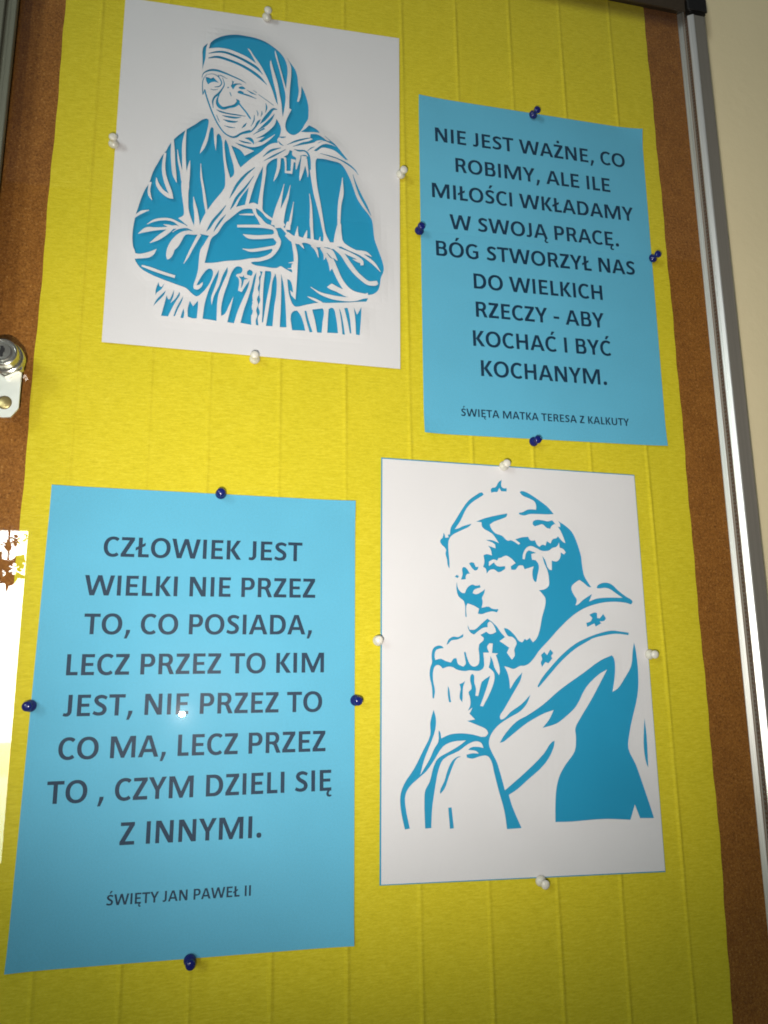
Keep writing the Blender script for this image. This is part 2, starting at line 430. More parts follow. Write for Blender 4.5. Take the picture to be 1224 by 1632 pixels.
G['W'] = (906, [(1, [(6, H_), (136, H_), (244, 160), (392, H_), (518, H_), (664, 160), (770, H_), (900, H_), (738, 0), (592, 0), (453, 455), (312, 0), (168, 0)])])
G['Y'] = (520, [(1, [(-2, H_), (138, H_), (262, 372), (388, H_), (524, H_), (320, 250), (320, 0), (200, 0), (200, 250)])])
G['Z'] = (473, [(1, rect(42, H_ - b_ - 4, 438, H_)), (1, rect(30, 0, 446, b_ + 4)), (1, [(30, 90), (290, 545), (438, 545), (178, 90)])])
G['E'] = (488, [(1, rect(74, 0, 74 + t_, H_)), (1, rect(74, 0, 448, b_)), (1, rect(74, H_ - b_, 446, H_)), (1, rect(74, 274, 415, 274 + b_ - 4))])
G['H'] = (631, [(1, rect(74, 0, 74 + t_, H_)), (1, rect(437, 0, 437 + t_, H_)), (1, rect(74, 268, 500, 372))])
G[','] = (258, [(1, [(92, 138), (212, 138), (204, 60), (120, -132), (38, -132), (84, 40)])])
G['.'] = (267, [(1, full(134, 72, 74, 76, .8))])
G['-'] = (306, [(1, rect(32, 212, 274, 306))])
def acute(cx): return (1, [(cx - 38, 690), (cx + 44, 690), (cx + 148, 838), (cx + 18, 838)])
def ogon(x): return (1, stk((x - 48, 14, 50), (x - 98, -50, 74), (x - 100, -118, 78), (x - 44, -150, 66), (x + 18, -134, 44)))
for new, old, mk in (('Ó', 'O', acute(330)), ('Ć', 'C', acute(310)), ('Ś', 'S', acute(240)), ('Ź', 'Z', acute(235)), ('Ń', 'N', acute(320)),
                     ('Ż', 'Z', (1, full(240, 768, 66, 66))), ('Ą', 'A', ogon(590)), ('Ę', 'E', ogon(430))):
    G[new] = (G[old][0], G[old][1] + [mk])
_gc = {}
def glyph(ch):
    if ch not in _gc:
        adv, parts = G[ch]
        P, T, v = cdt_layers([(s, np.array(p, float)) for s, p in parts], eps=1e-3)
        _gc[ch] = (adv, P, T[v == 1])
    return _gc[ch]
def adv_of(s): return sum(226 if c == ' ' else G[c][0] for c in s)

def text_line(txt, a, b, em, y, parent, n):
    """prints txt from point a to b (x, z in mm) as flat ink just proud of the sheet"""
    a = np.array(a, float); b = np.array(b, float); d = b - a; L = np.linalg.norm(d); d /= L; nrm = np.array([-d[1], d[0]])
    first, last = G[txt[0]], G[txt[-1]]
    lsb = min(p[0] for s, q in first[1] if s for p in q); rext = max(p[0] for s, q in last[1] if s for p in q)
    if txt[-1] in 'C': rext = 492
    tot = adv_of(txt[:-1]) + rext - lsb; sx = L / tot; sy = em / 1000.0
    V = []; Fc = []; x = -lsb
    for c in txt:
        if c == ' ': x += 226; continue
        adv, P, T = glyph(c); k = len(V)
        for p in P:
            q = a + d * (x + p[0]) * sx + nrm * p[1] * sy; V.append((q[0], y, q[1]))
        Fc += [tuple(int(i) + k for i in t) for t in T]; x += adv
    o = mesh('text_line', V, Fc, M_ink, parent)
    return sx * 1000

def flat_sheet(name, corners, y, mat, parent, thick=0.12, bulge=0.0, nx=24, nz=32, curl=None):
    """a paper sheet with four given corners (TL, TR, BR, BL in mm), real thickness"""
    TL, TR, BR, BL = [np.array(c, float) for c in corners]
    V = []
    for side in (0, thick):
        for j in range(nz + 1):
            for i in range(nx + 1):
                u, v = i / nx, j / nz
                p = (TL * (1 - u) + TR * u) * (1 - v) + (BL * (1 - u) + BR * u) * v
                yy = y + side - bulge * math.sin(math.pi * u) * math.sin(math.pi * v)
                if curl: yy -= curl(u, v)
                V.append((p[0], yy, p[1]))
    n = (nx + 1) * (nz + 1); Fc = []
    for j in range(nz):
        for i in range(nx):
            a = j * (nx + 1) + i; q = (a, a + nx + 1, a + nx + 2, a + 1)
            Fc.append(q); Fc.append(tuple(k + n for k in q[::-1]))
    rim = [i for i in range(nx + 1)] + [j * (nx + 1) + nx for j in range(1, nz + 1)] + [nz * (nx + 1) + i for i in range(nx - 1, -1, -1)] + [j * (nx + 1) for j in range(nz - 1, 0, -1)]
    for a, b in zip(rim, rim[1:] + rim[:1]): Fc.append((a, b, b + n, a + n))
    return mesh(name, V, Fc, mat, parent)

def cc(pxs, y): return [at(px, py, y)[[0, 2]] for px, py in pxs]
YS = -2.3      # front of the printed sheets
def relative(root):
    """children were built in board coordinates: keep them there under the thing's base"""
    for ch in root.children: ch.location = -root.location

def poster(corners, label, lines, em, small_em, base):
    b0 = at(*base, YS)
    root = thing('printed_poster', label, 'poster', (b0[0], YS, b0[2]))
    cz = cc(corners, YS)
    def curl(u, v):
        a = max(0.0, abs(u - .5) * 2 - .72) / .28; b = max(0.0, abs(v - .5) * 2 - .84) / .16
        return 2.2 * a * a * b * b * (1.0 if (u - .5) * (v - .5) < 0 else .55)
    flat_sheet('paper_sheet', cz, YS, M_blue, root, 0.15, 0, 36, 48, curl)
    ems = []
    for k, (txt, a, b) in enumerate(lines):
        e = small_em if k == len(lines) - 1 else em
        ems.append(round(text_line(txt, at(*a, YS)[[0, 2]], at(*b, YS)[[0, 2]], e, YS - 0.06, root, k), 2))
    print('em', ems)
    relative(root)
    return root
B_lines = [('NIE JEST WAŻNE, CO', (693.7, 225), (996.6, 267.3)), ('ROBIMY, ALE ILE', (726.3, 274), (973, 306.5)),
 ('MIŁOŚCI WKŁADAMY', (688.8, 314), (1010.3, 353)), ('W SWOJĄ PRACĘ.', (717.2, 364.6), (986.8, 393.2)),
 ('BÓG STWORZYŁ NAS', (695.3, 407), (1012.7, 439)), ('DO WIELKICH', (755.4, 459.5), (960.9, 478.3)),
 ('RZECZY - ABY', (758.8, 504.7), (963.7, 522.9)), ('KOCHAĆ I BYĆ', (754.4, 551.1), (975, 567.5)),
 ('KOCHANYM.', (767, 599.1), (967.8, 613.9)), ('ŚWIĘTA MATKA TERESA Z KALKUTY', (734.8, 662.9), (1003.1, 679))]
C_lines = [('CZŁOWIEK JEST', (164.2, 886.6), (481.6, 894.8)), ('WIELKI NIE PRZEZ', (133.5, 948.7), (502.4, 952.8)),
 ('TO, CO POSIADA,', (132.7, 1010.8), (497.1, 1011.2)), ('LECZ PRZEZ TO KIM', (104.9, 1076.5), (516.3, 1071.6)),
 ('JEST, NIE PRZEZ TO', (99.6, 1142.1), (513.4, 1134.1)), ('CO MA, LECZ PRZEZ', (91.6, 1211.3), (518.7, 1197.2)),
 ('TO , CZYM DZIELI SIĘ', (73.1, 1281.9), (528.4, 1259.9)), ('Z INNYMI.', (190, 1347.2), (416.4, 1334.9)),
 ('ŚWIĘTY JAN PAWEŁ II', (168.8, 1443.8), (399.6, 1427.5))]
poster([(667, 152), (1022, 208), (1063, 711), (676, 690)], 'light blue printed poster at upper right, ten lines beginning NIE JEST WAŻNE', B_lines, 20.9, 9.85, (869, 700))
poster([(83, 773), (566, 799), (564, 1507), (8, 1551)], 'light blue printed poster at lower left, nine lines beginning CZŁOWIEK JEST', C_lines, 21.15, 9.9, (290, 1530))

# ------------------------------------------------------------ paper cuts
s16, s18, s22 = 160 / 1224, 180 / 1224, 220 / 1224
TILE = {'T1': (320, 40, s18), 'T2': (320, 120, s18), 'T3': (200, 180, s16), 'T4': (340, 200, s16), 'T5': (460, 200, s16),
        'T6': (200, 320, s16), 'T7': (340, 320, s16), 'T8': (460, 320, s16), 'T9': (230, 400, s16), 'T10': (340, 400, s16),
        'T11': (460, 400, s16),
        'J1': (690, 750, s16), 'J2': (800, 750, s16), 'J3': (690, 880, s16), 'J4': (790, 840, s16), 'J5': (670, 980, s16),
        'J6': (780, 980, s16), 'J7': (890, 900, s16), 'J8': (840, 1020, s22), 'J9': (620, 1130, s22), 'J10': (840, 1150, s22),
        'J11': (740, 1080, s16)}
def outline(spec):
    """'T1 x,y x,y ... T2 x,y ...' -> photograph pixels"""
    out = []; t = None
    for w in spec.split():
        if w in TILE: t = TILE[w]
        else:
            c = [float(k) for k in w.split(',')]
            out.append([t[0] + c[0] * t[2], t[1] + c[1] * t[2]] + ([c[2] * t[2]] if len(c) > 2 else []))
    return np.array(out)
def cutlayers(items, y):
    L = []
    for kind, spec in items:
        p = outline(spec)
        q = smooth_closed(p) if kind[1] == 'p' else stroke(p)
        w = np.array([at(a, b, y)[[0, 2]] for a, b in q])
        L.append((1 if kind[0] == 'B' else 2, w))
    return L

WOMAN = [
('Bp', 'T1 88,270 110,205 200,155 300,132 400,126 500,138 600,158 700,195 790,255 850,305 900,370 930,450 938,530 930,620 922,715 905,660 870,530 835,400 805,290 800,310 828,430 862,560 895,690 916,790 908,900 888,1010 880,960 872,870 855,790 830,660 790,520 757,400 748,420 760,520 790,660 818,770 835,880 815,845 780,740 730,620 690,540 640,450 570,350 525,285 505,275 540,330 570,385 598,440 500,370 400,325 300,290 200,275'),
('Bp', 'T1 18,488 20,380 25,255 40,235 78,210 60,260 50,370 30,440'),
('Bp', 'T1 925,355 970,420 1020,490 1045,570 1052,660 1060,740 1040,850 1060,850 1080,790 1090,670 1130,760 1160,870 1168,960 T2 1165,400 1160,490 1120,560 1085,620 1050,650 1000,665 945,640 918,600 915,540 940,470 980,395 955,380 T1 955,860 965,690 978,560 975,460'),
('Bs', 'T1 85,320,8 180,312,18 280,325,20 400,368,22 520,430,26 610,490,26 668,555,3'),
('Bs', 'T1 82,368,10 170,358,22 280,385,24 400,430,24 520,495,26 630,575,26 715,660,3'),
('Bs', 'T1 12,580,3 30,530,12 90,500,22 160,498,26 240,520,22 340,560,16 430,600,14 490,635,3'),
('Bs', 'T1 70,540,4 30,590,9 18,660,9 24,760,12'), ('Bs', 'T1 24,760,8 45,705,12'),
('Bs', 'T2 42,160,14 60,230,16 100,350,16 140,450,16 190,550,16 260,640,16 340,680,20 400,665,26 440,630,3'),
('Bs', 'T2 385,672,20 440,640,26 520,615,28 535,600,3'), ('Bs', 'T2 470,640,12 540,620,16 590,570,18 620,520,28 648,490,3'),
('Bs', 'T1 75,545,3 130,540,7 190,570,11 225,630,13 205,670,13 150,680,8'),
('Bp', 'T1 52,572 85,578 110,590 135,575 165,605 198,638 150,625 112,632 80,652 62,622'),
('Bs', 'T1 105,700,4 140,710,9 185,705,4'), ('Bs', 'T1 188,550,4 230,562,11 288,592,3'), ('Bs', 'T1 190,552,6 205,590,4'),
('Bs', 'T1 235,580,6 255,650,12 225,710,16 190,755,26 150,790,22 130,840,18 135,910,4'),
('Bs', 'T1 205,750,6 178,820,22 190,880,38 240,915,34 300,900,30 370,880,34 405,840,40 385,808,4'),
('Bs', 'T1 400,840,20 440,890,17 490,950,17 530,1010,18 540,1030,4'),
('Bs', 'T2 170,385,4 220,410,18 300,430,15 400,440,15 485,450,3'), ('Bs', 'T2 232,450,6 300,465,20 380,470,20 435,460,4'),
('Bs', 'T2 242,492,4 300,510,22 370,515,18 402,505,3'), ('Bs', 'T2 255,555,4 310,570,13 372,575,4'), ('Bs', 'T2 170,440,3 190,490,9 208,522,3'),
('Bp', 'T1 335,600 348,618 362,615 350,650 372,640 400,640 430,642 452,662 420,652 385,660 350,708 325,665 340,640'),
('Bs', 'T1 410,688,10 445,688,34 482,698,10'), ('Bs', 'T1 398,735,10 425,728,20 465,745,12'), ('Bs', 'T1 400,738,10 450,752,16 520,772,16 602,802,5'),
('Bs', 'T1 500,712,4 550,742,16 600,762,4'), ('Bs', 'T1 568,712,4 606,738,9'), ('Bs', 'T1 288,685,16 305,684,12'), ('Bs', 'T1 314,730,9 332,776,9'),
('Bs', 'T1 625,755,3 700,810,5 790,880,3'),
('Bs', 'T2 703,308,5 713,360,18 700,415,4'), ('Bs', 'T2 605,385,3 619,420,11 615,452,3'), ('Bs', 'T2 660,395,4 662,430,13 650,460,3'),
('Bs', 'T2 580,438,4 575,500,15 543,562,4'), ('Bs', 'T2 496,522,4 475,550,22 444,580,4'),
('Bs', 'T2 830,382,6 780,378,26 730,440,40 680,500,34 640,540,4'), ('Bs', 'T2 797,430,4 760,490,28 700,550,34 615,608,4'),
('Bs', 'T2 568,652,4 620,622,14 690,590,20'),
('Bp', 'T2 820,485 850,540 868,600 850,680 828,712 835,745 780,752 730,772 640,850 560,905 430,1012 400,960 360,860 330,780 380,800 430,830 475,890 575,835 520,812 440,785 365,740 450,765 540,790 640,770 690,745 600,735 575,755 640,715 690,680 588,696 680,655 750,605 800,550'),
('Ws', 'T2 425,722,26 480,756,34 560,775,34 650,757,30 730,712,22 800,660,3'),
('Bs', 'T2 478,692,6 530,700,34 562,730,26 570,760,4'), ('Bs', 'T2 412,715,6 470,736,20 545,750,10'),
('Bs', 'T2 845,685,4 880,688,12 918,682,3'),
# cloak, her right side
('Bp', 'T3 1015,110 1008,92 980,80 850,160 750,215 605,320 530,410 500,470 450,530 400,620 340,730 290,870 240,950 190,1070 150,1190 T6 135,160 110,270 90,400 95,570 120,640 110,700 180,825 300,905 430,965 640,1045 740,1080 820,1150 870,1175 930,1140 1000,1060 1050,970 1068,880 1050,845 1010,843 960,890 900,980 865,1045 900,1040 942,1005 935,1050 880,1097 835,1090 828,1060 860,960 885,860 895,760 915,620 960,550 1020,445 905,415 905,310 960,190 T3 1010,1185 1080,1090 1205,930 1216,880 1190,560 1165,310 1140,272 1120,285 1110,380 1102,490 1085,400 1075,250 1070,205 1050,193 1035,220 1000,370 960,460 905,522 930,440 980,310 1008,180'),
('Ws', 'T3 740,215,10 715,400,44 715,600,46 722,790,60 730,900,95 728,1000,80 738,1150,60 745,1224,62 T6 765,260,90 800,330,80'),
('Wp', 'T6 715,150 708,195 645,232 700,270 760,320 830,330 800,230'),
('Ws', 'T3 635,470,4 650,600,24 680,730,30 705,850,50'), ('Ws', 'T3 787,605,4 775,680,30 760,800,50 745,900,60'),
('Ws', 'T3 575,330,30 578,500,50 585,650,50 600,780,46 625,875,4'),
('Ws', 'T3 485,500,30 468,650,40 475,780,44 510,900,50 550,1000,44 582,1068,4'), ('Ws', 'T3 378,815,6 395,900,40 450,980,44 530,1040,44 582,1068,4'),
('Ws', 'T3 305,860,36 290,950,30 295,1020,32 325,1085,6'), ('Ws', 'T3 918,640,4 925,800,24 950,950,28 970,1100,34 985,1190,30 1000,1240,40'),
('Ws', 'T3 830,1045,4 845,1150,36 860,1224,46 T6 870,250,60 870,350,80'),
('Ws', 'T6 110,210,30 200,160,36 290,135,4'), ('Wp', 'T6 105,645 170,665 260,650 320,630 382,603 350,670 290,710 240,718 105,715'),
('Ws', 'T6 265,305,4 350,260,26 450,242,28 550,250,30 650,300,44 750,340,60 850,360,80 920,390,90'),
('Ws', 'T6 160,420,4 260,370,56 370,360,36 500,350,30 600,335,40 700,335,40'), ('Ws', 'T6 300,530,4 400,470,50 500,400,54 570,345,40'),
('Ws', 'T6 465,305,4 520,320,24 600,340,30'), ('Ws', 'T6 575,395,4 650,360,30 740,340,40'),
('Bs', 'T6 540,262,3 600,290,14 648,325,3'), ('Bs', 'T6 690,275,3 730,300,12 755,318,3'), ('Bs', 'T6 590,390,4 650,368,18 730,355,24 780,365,18 820,380,3'),
('Wp', 'T6 912,425 830,430 735,430 690,500 640,580 595,625 590,650 540,725 510,735 498,690 510,600 560,500 640,420 720,382 800,382 900,385'),
('Ws', 'T6 905,425,44 850,530,36 800,620,30 760,700,26 712,785,4'), ('Ws', 'T6 200,805,18 330,855,34 450,900,34 605,948,34'),
# arm folds
('Bs', 'T4 508,518,8 400,605,30 300,720,38 240,820,26 198,895,4'), ('Bs', 'T4 492,628,4 400,760,26 290,890,38 240,980,28 205,1035,6'),
('Bp', 'T4 432,768 410,880 385,985 275,1008 330,900'), ('Bp', 'T4 605,508 590,680 540,990 490,965 430,975 460,870 520,690'),
('Bp', 'T4 150,190 180,260 205,370 255,570 245,620 205,655 165,520 140,350 135,230'),
('Bs', 'T4 154,980,6 80,1080,30 0,1175,36 -50,1255,30 -85,1303,4'), ('Bs', 'T4 150,1100,4 95,1170,26 40,1250,24 5,1312,4'),
# hand
('Bp', 'T7 -106,775 -60,600 -21,480 50,420 130,300 200,240 290,165 340,130 430,115 470,120 490,175 540,250 580,318 700,350 735,385 735,415 700,435 740,485 768,520 755,550 700,580 720,615 700,650 560,710 450,720 300,745 150,755 0,775'),
('Ws', 'T7 315,190,6 400,188,20 490,190,22'), ('Ws', 'T7 290,330,30 400,328,32 600,330,36 720,345,40'),
('Ws', 'T7 360,428,4 430,455,46 550,460,46 700,450,44 780,450,30'), ('Ws', 'T7 355,605,4 450,622,34 560,610,38 700,585,34 760,570,30'),
('Bp', 'T7 515,110 560,140 600,175 640,220 740,270 800,320 880,410 940,500 965,620 975,700 970,780 950,800 960,890 850,830 820,815 770,835 600,815 500,795 455,770 470,760 560,755 700,710 770,640 815,560 820,500 790,440 770,370 720,320 640,290 580,230 530,180'),
('Ws', 'T7 985,770,24 965,772,18 915,775,4'), ('Ws', 'T7 985,842,24 960,842,18 905,842,4'),
# cloak, middle
('Bp', 'T4 650,500 690,455 750,420 830,415 1000,420 1070,375 1120,370 1160,400 1172,560 1190,680 1220,850 T8 330,40 370,200 400,350 420,450 415,535 340,530 270,500 180,475 110,450 50,450 T7 930,440 870,350 820,300 730,235 660,195 600,140 598,60 T4 600,900 620,740 640,600'),
('Ws', 'T4 860,738,3 820,900,32 780,1060,70 750,1230,104'), ('Ws', 'T4 935,752,3 900,900,30 850,1040,60 800,1190,110 800,1260,100'), ('Ws', 'T7 760,190,80 790,250,90 850,330,60'),
('Ws', 'T4 975,952,3 950,1100,24 925,1224,36 T7 915,280,44 900,370,70'), ('Ws', 'T7 1025,332,4 1015,400,28 1010,475,64'), ('Ws', 'T7 1138,382,4 1125,430,30 1110,490,54'),
('Ws', 'T5 250,848,4 268,1000,24 272,1224,40 T8 275,350,34 285,500,36'), ('Ws', 'T8 380,460,4 372,510,28 380,560,40'),
('Ws', 'T4 800,405,44 790,540,38 760,640,30 732,705,5'),
('Wp', 'T4 850,400 868,480 868,602 957,612 977,470 1000,470 1000,400'),
('Bp', 'T4 930,308 962,325 960,375 1006,410 1000,437 945,428 940,577 888,577 888,480 885,412 853,400 905,368'),
('Ws', 'T4 1040,385,50 1020,470,40 1005,558,10'), ('Ws', 'T4 1105,385,64 1085,520,56 1060,640,30 1050,692,6'), ('Ws', 'T4 1120,420,40 1145,580,22 1148,648,5'),
('Bs', 'T4 985,300,4 1040,318,22 1110,320,18 1155,360,22 1172,430,22 1175,560,22'),
('Bs', 'T4 603,392,4 700,320,30 822,283,6'), ('Bs', 'T4 618,440,4 740,380,24 882,303,4'), ('Bs', 'T4 798,156,6 840,158,15 882,152,4'),
('Bs', 'T4 790,205,4 815,235,16 855,256,4'), ('Bs', 'T4 900,242,4 1000,205,22 1120,182,16 1182,176,8'), ('Bs', 'T4 970,265,4 1080,235,26 1185,208,14'),
('Bp', 'T5 262,130 340,130 400,155 470,205 520,210 560,260 640,340 710,420 700,432 620,368 560,325 480,300 400,290 340,325 303,318 360,280 420,250 500,250 575,275 500,235 420,210 350,240 330,230 260,238 160,250 50,265 150,235 280,195 275,185 262,175'),
('Ws', 'T5 215,300,16 300,252,30 350,222,26 410,205,4'), ('Ws', 'T5 160,215,10 240,200,20 285,190,4'),
('Bs', 'T5 440,140,3 480,180,9 560,250,14 640,340,12 720,430,4'), ('Bs', 'T5 228,320,3 270,290,13 312,275,3'),
('Bs', 'T5 385,355,3 500,390,15 620,430,15 720,480,22 800,540,16 850,605,3'),
('Bp', 'T5 245,18 300,40 350,70 378,106 300,105 220,108 143,102 200,65'),
# cloak, her left side
('Bp', 'T5 330,440 345,418 420,430 520,455 620,480 670,530 710,600 750,690 790,810 830,920 900,1030 1005,1160 1020,1224 T8 1040,480 1090,620 1140,760 1155,860 1120,950 1105,1050 1080,1110 1010,1155 840,1150 700,1000 600,620 550,520 500,520 450,430 425,300 385,50 T5 345,760 325,560'),
('Bp', 'T8 75,540 130,550 180,530 240,545 300,580 420,580 600,600 760,900 900,1140 T11 965,588 945,625 820,628 700,634 560,642 450,645 380,640 200,672 90,692 60,680 20,600 15,540 80,610 95,400 105,200 T8 108,700 95,620'),
('Ws', 'T8 -30,420,60 60,490,80 180,500,60 300,520,60 420,550,74 540,560,74 600,530,84'),
('Ws', 'T5 650,658,3 640,850,48 615,1000,42 607,1224,36 T8 612,300,40 600,420,80 600,530,110'),
('Wp', 'T8 605,300 545,492 580,492 540,540 560,560 660,570 680,540 625,440 625,300'),
('Ws', 'T8 110,510,30 150,560,30 182,608,4'), ('Ws', 'T8 280,560,40 330,620,36 358,715,4'), ('Ws', 'T8 400,580,50 440,660,50 425,742,4'),
('Ws', 'T8 420,580,60 490,700,74 560,850,62 620,980,58 700,1090,62 800,1160,74 960,1178,44'), ('Wp', 'T8 445,700 480,790 498,880 532,838 570,830 560,760'),
('Ws', 'T8 450,590,14 510,630,54 550,690,44 590,745,4'), ('Bs', 'T8 462,648,3 500,695,15 530,722,3'), ('Bs', 'T8 430,580,3 480,588,13 520,600,3'),
('Ws', 'T8 560,570,60 650,660,52 720,770,58 800,880,54 880,960,50 960,1020,50 1040,1024,56 1078,1010,40'),
('Bs', 'T8 590,570,4 660,580,16 730,620,14 825,660,4'),
('Ws', 'T8 640,540,54 740,600,40 850,650,34 930,700,34 1030,780,34 1112,882,6'), ('Ws', 'T8 800,630,30 930,650,36 1005,695,4'),
('Ws', 'T8 620,600,24 720,650,44 820,700,38 880,750,42 890,800,36'), ('Ws', 'T8 778,722,4 830,745,26 875,765,24'),
('Bs', 'T5 780,605,4 820,740,22 875,880,36 945,1010,32 1000,1115,4'),
('Wp', 'T11 462,455 518,415 600,455 720,505 810,545 800,590 770,580 690,560 580,510 500,482'),
('Ws', 'T11 265,455,4 380,530,26 500,570,44 640,590,50 800,595,46 900,572,44 965,555,60'), ('Ws', 'T11 228,570,4 300,600,28 400,645,24'),
('Bp', 'T10 900,350 935,372 965,480 968,525 930,490 955,570 990,612 1020,680 975,675 940,610 915,520'),
# fringe
('Bp', 'T9 175,390 190,440 212,448 250,405 210,475 150,520 138,550 140,480'), ('Bp', 'T9 262,490 245,540 180,610 110,672 150,600 200,550'),
('Bp', 'T9 275,550 290,600 315,600 365,480 355,560 320,650 380,590 430,505 435,540 400,600 350,690 290,805 205,795 240,680'),
('Bp', 'T9 475,555 460,620 410,720 375,800 355,800 400,690'), ('Bp', 'T9 480,710 488,770 478,825 440,820 460,760'),
('Bp', 'T9 555,615 595,685 655,615 655,680 640,830 590,830 530,810 530,720'),
('Bp', 'T9 1015,205 1015,270 960,400 900,560 880,860 710,835 740,640 790,480 850,350 910,240 900,330 850,480 815,580 820,675 850,560 910,440 960,300'),
('Bp', 'T10 345,215 355,245 335,285 285,300 275,320 305,350 315,400 300,500 345,520 380,460 440,370 425,450 370,580 300,740 250,890 170,875 215,700 245,570 190,680 140,780 95,805 95,700 130,540 180,400 220,280 270,210 310,200'),
('Bp', 'T10 410,300 412,260 440,235 475,255 478,290 460,315'), ('Bp', 'T10 370,308 378,340 428,352 375,365 345,460 335,470 340,370 308,325 355,330'),
('Bp', 'T10 525,270 515,350 500,430 490,500 475,560 480,640 465,700 480,750 460,820 462,910 330,885 370,740 420,600 470,430 500,310'),
('Ws', 'T10 500,540,26 492,560,4'), ('Ws', 'T10 496,630,24 470,640,6'), ('Ws', 'T10 490,720,30 468,728,6'), ('Ws', 'T10 480,800,26 458,808,6'),
('Bp', 'T10 565,255 600,265 575,350 570,440 560,560 570,620 545,690 565,770 540,830 550,915 520,910 515,860 535,800 520,740 545,670 530,600 555,540 540,470 560,400 555,330 575,300'),
('Bp', 'T10 630,255 700,262 705,300 680,450 640,650 605,880 590,880 600,700 605,500'), ('Bp', 'T10 755,285 770,360 765,540 740,700 720,925 640,920 670,740 700,540 720,380'),
('Bp', 'T10 825,285 850,400 870,560 890,940 808,935 820,700 825,500'), ('Bp', 'T11 25,790 60,745 100,738 140,790 180,900 200,980 40,975'),
('Bp', 'T11 190,740 215,740 240,850 290,995 255,998 215,870'), ('Bp', 'T11 285,725 410,710 425,740 410,880 400,1005 345,1000 320,870'),
('Bp', 'T11 485,720 520,702 545,715 570,800 600,1010 468,1005 475,840'), ('Bp', 'T11 612,705 630,740 660,880 685,1025 655,1022 635,860'),
('Bp', 'T11 675,705 715,700 735,780 762,1010 745,1010 710,850'), ('Bp', 'T11 790,690 830,790 885,690 880,800 865,1030 820,1025 805,820'),
]

